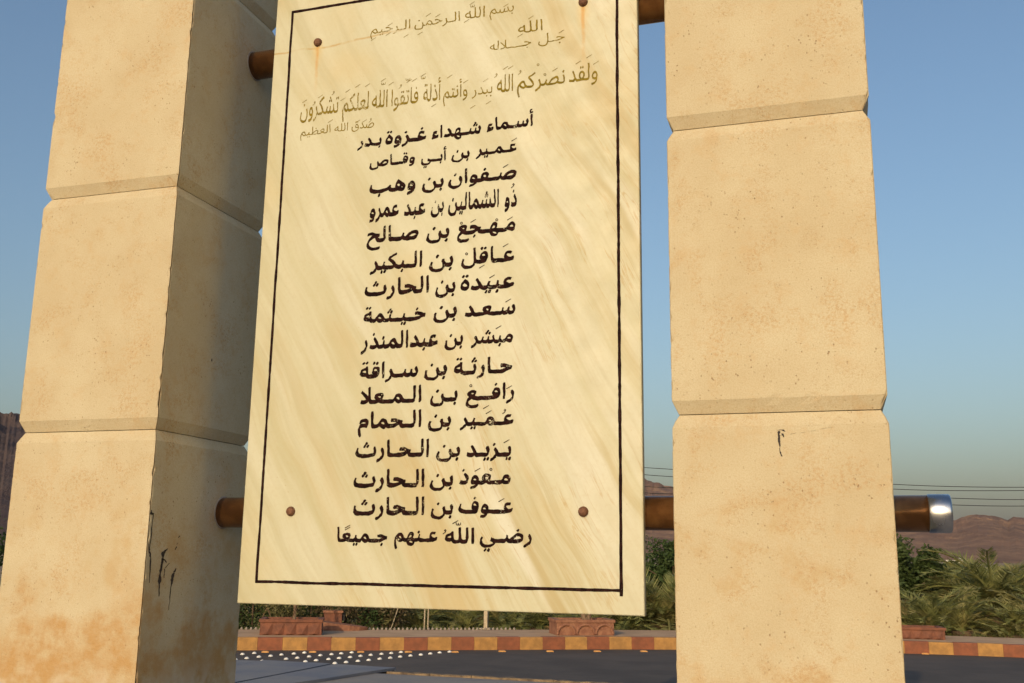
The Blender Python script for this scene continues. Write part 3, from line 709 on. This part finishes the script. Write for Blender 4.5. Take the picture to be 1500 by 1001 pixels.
for colr in ('K', 'T'):
    mb = MB(); s0 = 1.0
    for c_, kind, pts in MARKS:
        if c_ != colr: continue
        for x, z in pts:
            if kind in 'fk': seg = [(-.010, -.0045), (.009, .0055)]
            elif kind == 'd': seg = [(-.008, -.009), (-.001, -.004), (.003, .003), (0, .006), (-.003, .003), (.001, -.001)]
            elif kind == 'o': seg = [(.004 * math.cos(a), .004 * math.sin(a)) for a in [q * math.pi / 4 for q in range(9)]]
            else: seg = [(-.009, .004), (-.008, -.003), (-.003, -.004), (-.001, .002), (.001, -.004), (.006, -.003), (.008, .004)]
            wd = .0032 if colr == 'K' else .0022
            for q, (p, r) in enumerate(zip(seg, seg[1:])):
                d = (Vector(r) - Vector(p)).normalized() * wd * .3; n = Vector((-d.y, d.x)).normalized() * wd / 2; pp = Vector(p) - d; rr = Vector(r) + d
                V = [lo((x + a.x, PYF - .0009 - .00005 * q, z + a.y)) for a in (pp - n, rr - n * .7, rr + n * .7, pp + n)]
                mb.add(V, [(0, 1, 2, 3)])
    o = mb.build('vowel_marks', M['black' if colr == 'K' else 'gold'], pq, False, False); o['kind'] = 'stuff'
bpy.data.objects.remove(fo)

STUDS = [(-8.31, 11.17), (-8.24, 11.39), (-7.93, 10.68), (-7.88, 10.93), (-7.8, 11.13), (-7.75, 11.36), (-7.66, 11.58), (-7.6, 11.8), (-7.99, 10.47), (-7.59, 10.24), (-7.51, 10.41), (-7.37, 10.84), (-7.3, 11.04), (-7.24, 11.29), (-7.18, 11.53), (-7.1, 11.74), (-7.03, 11.93), (-6.96, 12.15), (-6.94, 10.63), (-6.88, 10.84), (-6.8, 11.07), (-6.73, 11.27), (-6.65, 11.47), (-6.59, 11.7), (-6.52, 11.91), (-6.44, 12.13), (-6.36, 12.32), (-6.29, 12.54), (-6.46, 10.61), (-6.38, 10.8), (-6.3, 11.02), (-6.22, 11.21), (-6.15, 11.44), (-6.07, 11.64), (-6.01, 11.87), (-5.93, 12.08), (-5.85, 12.3), (-5.78, 12.52), (-5.71, 12.74), (-5.62, 12.94)]
AMBER = [(-8.2, 11.74), (-7.55, 12.07), (-6.88, 12.4), (-6.21, 12.74), (-5.54, 13.07), (-4.89, 13.52), (-4.18, 13.87), (-3.47, 14.23), (-2.76, 14.58), (1.72, 16.32)]

# ------------------------------------------------------------------ vegetation
def frond_mesh(L, e0, e1, mat, seed, pairs=34, wl=.36, lw=.026):
    rnd = random.Random(seed); mb = MB(); n = 12; pts = []; p = Vector((0, 0, 0)); sway = rnd.uniform(-.25, .25)
    for k in range(n + 1):
        t = k / n; pts.append(p.copy()); e = R(e0 + (e1 - e0) * t ** 1.25); a = sway * t * t
        p = p + Vector((math.cos(e) * math.cos(a), math.cos(e) * math.sin(a), math.sin(e))) * L / n
    mb.tube(pts, [.020 * (1 - .85 * k / n) + .003 for k in range(n + 1)], 4)
    for k in range(pairs):
        t = .14 + .86 * k / (pairs - 1); f = t * n; i = min(int(f), n - 1); q = pts[i].lerp(pts[i + 1], f - i); d = (pts[i + 1] - pts[i]).normalized()
        side = d.cross(Vector((0, 0, 1))).normalized(); up = side.cross(d)
        ln = wl * (math.sin(math.pi * (.12 + .80 * t)) ** .6) * rnd.uniform(.8, 1.1) * (1.0 if t < .97 else .7)
        for s_ in (-1, 1):
            dirn = (d * (.65 + .7 * t) + side * s_ * 1.0 + up * rnd.uniform(.15, .75)).normalized(); tip = q + dirn * ln + Vector((0, 0, -.10 * ln * rnd.uniform(.3, 2)))
            w_ = dirn.cross(up).normalized().lerp(up, rnd.uniform(-.6, .6)).normalized() * lw / 2; mid = q.lerp(tip, .4)
            mb.add([q, mid + w_, tip, mid - w_], [(0, 1, 2, 3)])
    me = mb.mesh('frond', mat); return me
FR_ = []
for k in range(9): FR_.append(frond_mesh(1.0, [82, 74, 66, 58, 50, 42, 34, 24, 12][k], [20, 5, -10, -20, -28, -35, -40, -45, -50][k], M['frond'], k, 38, .20, .0155))
FDRY = [frond_mesh(1.0, -5, -75, M['fronddry'], 50, 26, .17, .013), frond_mesh(1.0, 15, -70, M['fronddry'], 51, 26, .17, .013)]
def palm(x, y, z, size, nf, label, group, th=.4, dry=2, seed=0, vmin=1):
    rnd = random.Random(seed * 13 + 5); t = thing('date_palm', label, 'palm', (x, y, z), group)
    mb = MB(); rings = [];
    pts = [(0, 0, th * k / 6) for k in range(7)]
    mb.tube(pts, [.20 * (1 + .12 * (k % 2)) for k in range(7)], 10).build('trunk', M['palmbark'], t)
    for k in range(nf + dry):
        d = k >= nf
        if d: me = FDRY[k % 2]
        else: me = FR_[max(0, min(8, int(vmin + (9 - vmin) * (k + rnd.uniform(-.6, .6)) / nf)))]
        o = link('frond', me, t); s_ = size * rnd.uniform(.8, 1.12)
        o.location = (rnd.uniform(-.06, .06), rnd.uniform(-.06, .06), th + rnd.uniform(-.03, .06)); o.scale = (s_, s_ * rnd.uniform(.85, 1.15), s_)
        o.rotation_euler = (rnd.uniform(-.25, .25), rnd.uniform(-.12, .12), k * 2.39996 + rnd.uniform(-.3, .3))
        if d: o['label'] = 'dry brown frond'
    return t
def polar(px_az, dist): return C0[0] + math.sin(R(px_az)) * dist, C0[1] + math.cos(R(px_az)) * dist
GP = 'date palms in the grove behind the pavement'
# azimuth (deg), distance, size, fronds, trunk, label
PALMS = [
 (7.1, 25.5, 1.8, 60, .62, 'largest date palm right of the right pillar, full arching crown'),
 (4.3, 22.5, 1.35, 34, .15, 'low date palm close beside the right pillar, left of the largest palm'),
 (9.6, 23.0, 1.45, 36, .15, 'low date palm at the right edge of the photo behind the kerb'),
 (-9.3, 21.8, 1.95, 52, .25, 'date palm with drooping fronds in the gap between plaque and right pillar'),
]
def D(az, d0): # keep everything at least behind the pavement
    return d0
for i, (az, d_, s_, nf, th, lb) in enumerate(PALMS):
    x, y = polar(az, d_); palm(x, y, -1.72, s_, nf, lb, GP, th, 5, i, 2)
rnd = random.Random(21)
def backdist(az):
    """distance at which the pavement ends in direction az"""
    best = 18
    for i, p in enumerate(kerb_pts):
        q = p + knorm(i) * W1; a = math.degrees(math.atan2(q.x - C0[0], q.y - C0[1]))
        if abs(a - az) < 1.2: best = math.hypot(q.x - C0[0], q.y - C0[1])
    return best
k = 0; cnt = {}
ORD = ['first', 'second', 'third', 'fourth', 'fifth', 'sixth', 'seventh', 'eighth', 'ninth', 'tenth', 'eleventh', 'twelfth', 'thirteenth', 'fourteenth', 'fifteenth', 'sixteenth', 'seventeenth', 'eighteenth']
def zone(az):
    if az > -8: return 'right'
    return 'plaque'
for row, (da, dd, s0, nf) in enumerate([(1.9, 1.0, .95, 26), (2.6, 3.6, 1.35, 32), (2.9, 9, 1.7, 30)]):
    az = -31.0 + row * .7
    while az < 19:
        a = az + rnd.uniform(-.5, .5); skip = False
        if row == 0 and (a < -23.2): skip = True
        if row == 1 and any(abs(a - p[0]) < 1.2 for p in PALMS): skip = True
        if row == 2 and 2.0 < a < 4.0: skip = False
        if not skip:
            d_ = backdist(a) + dd + rnd.uniform(0, .5 + row * 1.5); x, y = polar(a, d_)
            zt = zone(a)
            q = cnt.get((zt, row), 0); cnt[(zt, row)] = q + 1
            lb = ['low young palm in front row', 'mid-sized palm in second row', 'far palm crown in third row'][row] + ', ' + ORD[min(q, 17)] + (' from the left, right pillar side' if zt == 'right' else ' from the left, beyond plaque')
            palm(x, y, -1.72, s0 * rnd.uniform(.85, 1.15), nf, lb, GP + (' right of the plaque' if zt == 'right' else ' beyond the plaque'), rnd.uniform(.05, .3), 2 if row < 2 else 1, 100 + k); k += 1
        az += da * (1.0 if az > -10 else 1.15)
# farther rows: smaller in view
for i in range(26):
    az = 1.5 + i * .62 + rnd.uniform(-.2, .2) if i < 16 else -13 + (i - 16) * 1.0
    d_ = rnd.uniform(38, 62); x, y = polar(az, d_)
    palm(x, y, -1.72, rnd.uniform(1.65, 2.1), 26, 'distant palm crown at the back of the grove under the mountains', 'distant palms at the back of the grove', rnd.uniform(.0, .15), 0, 300 + i)
def leaf_crown(rx, ry, rz, n, ls, seed, cz=0, holes=.35):
    rnd = random.Random(seed); V = []; F = []
    cl = [(Vector((rnd.gauss(0, 1), rnd.gauss(0, 1), rnd.gauss(0, 1))).normalized() * rnd.uniform(.35, .88), rnd.uniform(.22, .42)) for _ in range(34)]
    for k in range(n):
        c, r = rnd.choice(cl); u_ = Vector((rnd.gauss(0, 1), rnd.gauss(0, 1), rnd.gauss(0, 1))).normalized() * r * rnd.random() ** .33
        p = c + u_; p = Vector((p.x * rx, p.y * ry, p.z * rz + cz))
        a = Vector((rnd.gauss(0, 1), rnd.gauss(0, 1), rnd.gauss(0, .6))).normalized(); b_ = a.cross(Vector((rnd.gauss(0, 1), rnd.gauss(0, 1), rnd.gauss(0, 1)))).normalized()
        l_ = ls * rnd.uniform(.7, 1.3); i = len(V)
        V += [p, p + a * l_ * .5 + b_ * l_ * .24, p + a * l_, p + a * l_ * .5 - b_ * l_ * .24]; F.append((i, i + 1, i + 2, i + 3))
    return V, F
def tree(name, label, cat, x, y, z, th, tr, rx, rz, n, ls, mat, seed, group=None):
    t = thing(name, label, cat, (x, y, z), group); rnd = random.Random(seed)
    mb = MB(); pts = [(N(k, seed) * .08, N(k, seed + 4) * .08, th * k / 5) for k in range(6)]; mb.tube(pts, [tr * (1 - .09 * k) for k in range(6)], 9)
    for k in range(7):
        a = k * 2.4 + rnd.random(); e = rnd.uniform(.5, 1.2); L_ = rx * .75; s_ = Vector(pts[4 if k % 2 else 5])
        mb.tube([s_, s_ + Vector((math.cos(a) * math.cos(e), math.sin(a) * math.cos(e), math.sin(e))) * L_ * .5, s_ + Vector((math.cos(a) * math.cos(e * .8), math.sin(a) * math.cos(e * .8), math.sin(e * .8))) * L_], [tr * .45, tr * .3, tr * .12], 5)
    mb.build('trunk', M['bark'], t)
    V, F = leaf_crown(rx, rx, rz, n, ls, seed, th + rz * .75); MB().add(V, F).build('crown', M[mat], t, False, False)
    return t
x, y = polar(2.9, 26); tree('leafy_tree', 'round dark green tree just beside the right pillar below the bronze tube', 'tree', x, y, -1.72, .8, .10, 1.0, .88, 11000, .11, 'leafdark', 3)
x, y = polar(-8.8, 30); tree('leafy_tree', 'dark green bush top above the palm fronds between plaque and right pillar', 'tree', x, y, -1.72, .7, .10, 1.5, .85, 9000, .11, 'leafdark', 4)
x, y = polar(-46.2, 19); tree('leafy_tree', 'dark tree at the left edge of the photo beyond the left pillar', 'tree', x, y, -1.72, .9, .12, 1.0, .85, 4000, .10, 'leafdark', 5)
for i, az in enumerate([-34.6, -33.0, -31.4, -29.9, -28.4, -27.0, -25.4, -24.2]):
    d_ = backdist(az) + .75 + rnd.uniform(0, .35); x, y = polar(az, d_); t = thing('shrub', 'dusty small-leaved shrub behind the pavement left of the palms, ' + ORD[i] + ' from the left', 'shrub', (x, y, -1.72), 'dusty shrubs behind the pavement left of the palms')
    mb = MB()
    for q in range(6):
        a = q * 1.05; mb.tube([(0, 0, 0), (math.cos(a) * .2, math.sin(a) * .2, .4), (math.cos(a) * .4, math.sin(a) * .4, .8)], [.02, .014, .006], 5)
    mb.build('stem', M['bark'], t); V, F = leaf_crown(.62, .55, .62, 2600, .06, 60 + i, .58); MB().add(V, F).build('foliage', M['leafmid' if i % 2 else 'leafdark'], t, False, False)
# ground cover between the palms
V, F = [], []
rg = random.Random(5)
for i in range(16000):
    az = rg.uniform(-36, 14); d_ = backdist(az) + .25 + rg.random() ** 1.6 * 7; x, y = polar(az, d_); h = rg.uniform(.10, .34); a = rg.random() * 6.28
    dx, dy = math.cos(a) * .010, math.sin(a) * .010; lx, ly = rg.uniform(-.12, .12), rg.uniform(-.12, .12); b = len(V)
    V += [(x - dx, y - dy, -1.72), (x + dx, y + dy, -1.72), (x + lx, y + ly, -1.72 + h)]; F.append((b, b + 1, b + 2))
gc = MB().add(V, F).build('ground_cover', M['frond'], None, False, False); tag(gc, 'green grass tufts growing among the palms behind the pavement', 'grass', kind='stuff')

# ------------------------------------------------------------------ street things
def on_kerb(px, py, back=0):
    """frame along the kerb at the nearest point"""
    i = min(range(len(kerb_pts)), key=lambda i: (kerb_pts[i] - Vector((px, py))).length); n = knorm(i); return math.atan2(-n.x, n.y)
def planter(label, x, y, L_, D_, h, mat, style, tree_h, seed):
    rz = on_kerb(x, y); t = thing('planter', label, 'planter', (x, y, ZP), 'terracotta planters on the pavement'); t.rotation_euler.z = rz
    mb = MB(); w_ = .06
    mb.box(-L_ / 2, L_ / 2, -D_ / 2, -D_ / 2 + w_, 0, h); mb.box(-L_ / 2, L_ / 2, D_ / 2 - w_, D_ / 2, 0, h)
    mb.box(-L_ / 2, -L_ / 2 + w_, -D_ / 2 + w_ + .001, D_ / 2 - w_ - .001, 0, h); mb.box(L_ / 2 - w_, L_ / 2, -D_ / 2 + w_ + .001, D_ / 2 - w_ - .001, 0, h); mb.build('box', M[mat], t)
    rim = MB()
    for (a, b_, c, d) in ((-L_ / 2 - .02, L_ / 2 + .02, -D_ / 2 - .02, -D_ / 2 + w_ + .01), (-L_ / 2 - .02, L_ / 2 + .02, D_ / 2 - w_ - .01, D_ / 2 + .02), (-L_ / 2 - .02, -L_ / 2 + w_ + .01, -D_ / 2 + w_ + .011, D_ / 2 - w_ - .011), (L_ / 2 - w_ - .01, L_ / 2 + .02, -D_ / 2 + w_ + .011, D_ / 2 - w_ - .011)):
        rim.box(a, b_, c, d, h - .035, h + .012)
    rim.build('rim', M['terra_light' if style else mat], t)
    MB().box(-L_ / 2 + w_ + .002, L_ / 2 - w_ - .002, -D_ / 2 + w_ + .002, D_ / 2 - w_ - .002, .01, h - .06).build('soil', M['soil'], t)
    if style == 0:                           # faceted triangular relief on the front
        n_ = 5
        for k in range(n_):
            xa = -L_ / 2 + .02 + (L_ - .04) * k / n_; xb = xa + (L_ - .04) / n_ - .012; xm = (xa + xb) / 2
            y0 = -D_ / 2 - .001; mb = MB()
            mb.add([(xa, y0, .015), (xb, y0, .015), (xb, y0, h - .05), (xa, y0, h - .05), (xm, y0 - .045, .02)], [(0, 1, 4), (1, 2, 4), (2, 3, 4), (3, 0, 4)]).build('relief_panel', M['terra'], t)
    else:                                    # scalloped arches
        for k in range(3):
            xm = -L_ / 2 + L_ * (k + .5) / 3; mb = MB(); r = L_ / 6 - .015
            P_ = [(xm + math.cos(a) * r, -D_ / 2 - .012, .02 + math.sin(a) * (h - .09)) for a in [q * math.pi / 12 for q in range(13)]]
            mb.tube(P_, .022, 6).build('relief_arch', M['terra_light'], t)
    return t
planter('faceted terracotta planter with a slim tree, under the left part of the plaque', -8.40, 12.79, 1.00, .60, .24, 'terra', 0, 2, 1)
planter('scalloped dusty terracotta planter with a leaning trunk, under the right part of the plaque', -3.98, 15.10, 1.02, .62, .25, 'terra_light', 1, 2, 2)
planter('terracotta planter partly hidden beside the right pillar', 1.62, 17.15, .92, .6, .19, 'terra', 0, 0, 3)
def stem(name, label, x, y, z, pts, r, crown, seed):
    t = thing(name, label, 'young tree', (x, y, z), 'young trees growing in the planters')
    MB().tube(pts, [r * (1 - .1 * k) for k in range(len(pts))], 8).build('trunk', M['bark'], t)
    if crown:
        p = pts[-1]; V, F = leaf_crown(crown, crown, crown * .9, 1500, .08, seed); V = [(v[0] + p[0], v[1] + p[1], v[2] + p[2] + crown * .4) for v in V]; MB().add(V, F).build('crown', M['leafmid'], t, False, False)
    return t
stem('young_tree', 'slim tree rising from the faceted planter behind the plaque', -8.42, 12.87, ZP + .182, [(0, 0, 0), (.02, 0, .3), (-.01, .03, .7), (.03, 0, 1.2), (0, .02, 1.7)], .042, .5, 71)
s2 = stem('young_tree', 'leaning twin-stemmed tree in the scalloped planter behind the plaque', -3.92, 15.15, ZP + .192, [(0, 0, 0), (-.06, 0, .25), (-.10, .03, .6), (-.06, 0, 1.1), (-.1, .02, 1.6)], .055, .5, 72)
MB().tube([(0.05, 0, 0), (.10, 0, .3), (.13, .03, .7), (.12, 0, 1.4)], [.04, .034, .03, .02], 7).build('trunk', M['bark'], s2)
# far block and slanted stone beyond the pavement
fb = thing('masonry_block', 'small reddish masonry block behind the pavement, right of the faceted planter', 'block', (-8.45, 14.35, -1.62)); fb.rotation_euler.z = .47
MB().box(-.16, .16, -.14, .14, 0, .44).build('block', M['terra'], fb); MB().box(-.18, .18, -.16, .16, .442, .48).build('cap', M['terra_light'], fb); MB().box(.162, .21, -.10, .06, .3, .42).build('bracket', M['cable'], fb)
sl = thing('stone_slab', 'tan slanted stone slab lying in front of the reddish masonry block', 'stone', (-8.12, 13.95, ZP - .02)); sl.rotation_euler = (0, .12, .45)
slabm = MB(); rr = [(.50 * math.cos(a) * (1 + .2 * N(a * 2, 3)), .22 * math.sin(a) * (1 + .2 * N(a * 2, 9))) for a in [k * math.pi / 8 for k in range(16)]]; slabm.prism(rr, 0, .13).build('stone', M['terra_light'], sl)
# posts
p1 = thing('steel_post', 'pale square steel post behind the pavement under the middle of the plaque', 'post', (-5.93, 15.62, -1.72))
MB().box(-.035, .035, -.035, .035, 0, 2.9).build('shaft', M['pole'], p1); MB().box(-.10, .10, -.10, .10, .255, .275).build('base_plate', M['pole'], p1); MB().box(-.04, .04, -.04, .04, 2.901, 2.92).build('cap', M['pole'], p1)
p2 = thing('double_post', 'twin thin steel posts behind the pavement, left of the single pale post', 'post', (-6.92, 15.1, -1.72))
for q in (-.035, .035): MB().tube([(q, 0, 0), (q, 0, 2.7)], .014, 8).build('shaft', M['pole'], p2)
for zz in (1.0, 2.2): MB().box(-.03, .03, -.008, .008, zz, zz + .03).build('crossbar', M['pole'], p2)
gw = MB().tube([(-7.62, 15.0, -1.6), (-7.0, 15.14, .4)], .009, 6).build('stay_rod', M['pole']); tag(gw, 'thin slanted stay rod leaning to the twin posts behind the pavement', 'rod')
# white scalloped garden edging along the back of the pavement
eg = MB()
for i in range(len(kerb_pts) - 1):
    p = kerb_pts[i] + knorm(i) * (W1 + .03)
    if not (-13.5 < p.x < -5.5): continue
    q = kerb_pts[i + 1] + knorm(i + 1) * (W1 + .03)
    for k in range(5):
        c = p.lerp(q, k / 5); eg.tube([(c.x, c.y, -1.6), (c.x, c.y, ZP + .012), (c.x, c.y, ZP + .035)], [.024, .024, .010], 6)
tag(eg.build('garden_edging', M['edgewhite']), 'row of small white edging knobs along the back of the pavement', 'edging')
# road studs
dome = MB().tube([(0, 0, z_) for z_ in (0, .006, .016, .024, .028)], [.036, .035, .029, .017, .003], 16); dme = dome.mesh('road_stud', M['white'], True)
for i, (x, y) in enumerate(STUDS + [(STUDS[0][0] - .9 - .4 * k, STUDS[0][1] - .45 - .3 * k) for k in range(2)]):
    o = link('road_stud', dme); o.location = (x, y, ZR + .0005); tag(o, 'white domed road stud in the diagonal rows on the asphalt', 'road stud', 'white road studs on the asphalt')
am = MB().box(-.055, .055, -.035, .035, 0, .012).add([(-.055, -.035, .0121), (.055, -.035, .0121), (.035, -.01, .022), (-.035, -.01, .022), (.055, .035, .0121), (-.055, .035, .0121), (.035, .01, .022), (-.035, .01, .022)], [(0, 1, 2, 3), (4, 5, 7, 6), (3, 2, 6, 7), (0, 3, 7, 5), (1, 4, 6, 2)])
ame = am.mesh('reflector', M['amber'])
for i, (x, y) in enumerate(AMBER):
    o = link('kerb_reflector', ame); o.location = (x, y - .10, ZR + .0005); o.rotation_euler.z = on_kerb(x, y); tag(o, 'small amber reflector on the asphalt at the foot of the painted kerb', 'reflector', 'amber reflectors along the kerb')

# ------------------------------------------------------------------ power line
POLEX, POLEY = -24.0, 61.5
up = thing('power_pole', 'power pole standing behind the plaque that carries the overhead cables', 'power pole', (POLEX, POLEY, -1.72))
MB().tube([(0, 0, 0), (0, 0, 8.4)], [.14, .09], 12).build('shaft', M['pole'], up)
MB().box(-.05, .05, -1.9, 1.9, 8.0, 8.1).build('crossarm', M['pole'], up)
CB = [(60, [(-24, 6.45), (-11.05, 5.33), (-9.23, 5.19), (3.65, 4.18), (10.3, 3.98), (24, 4.15), (44, 5.6)]), (61, [(-24, 6.35), (-11.24, 4.97), (-9.39, 4.82), (3.68, 3.97), (10.44, 3.86), (24, 4.05), (44, 5.5)]),
      (62, [(-24, 6.25), (-11.43, 4.31), (-9.56, 4.21), (6.77, 3.50), (10.55, 3.41), (24, 3.6), (44, 5.2)]), (63, [(-24, 6.2), (-11.62, 3.98), (-9.6, 3.87), (6.84, 3.16), (10.68, 3.09), (24, 3.3), (44, 5.0)])]
CL = ['topmost overhead cable', 'second overhead cable, just under the topmost', 'third overhead cable from the top', 'lowest overhead cable']
for (Y_, pts), lb in zip(CB, CL):
    a = [Vector(p) for p in ([(pts[0][0] - 8, pts[0][1] + .2)] + pts + [(pts[-1][0] + 8, pts[-1][1] + .2)])]; P_ = []
    for i in range(1, len(a) - 2):
        for k in range(10):
            t = k / 10; p0, p1_, p2_, p3 = a[i - 1:i + 3]
            # monotone cubic through the measured points
            m1 = (p2_.y - p0.y) / (p2_.x - p0.x); m2 = (p3.y - p1_.y) / (p3.x - p1_.x); h = p2_.x - p1_.x
            yv = (2 * t ** 3 - 3 * t * t + 1) * p1_.y + (t ** 3 - 2 * t * t + t) * h * m1 + (-2 * t ** 3 + 3 * t * t) * p2_.y + (t ** 3 - t * t) * h * m2
            P_.append((p1_.x + h * t, Y_, yv))
    P_.append((pts[-1][0], Y_, pts[-1][1]))
    tag(MB().tube(P_, .021, 6).build('power_cable', M['cable']), lb + ' crossing the sky behind the right pillar', 'cable')
p3_ = copy_tree(up); p3_.location.x = 44; p3_['label'] = 'power pole outside the right edge of the photo where the cables end'
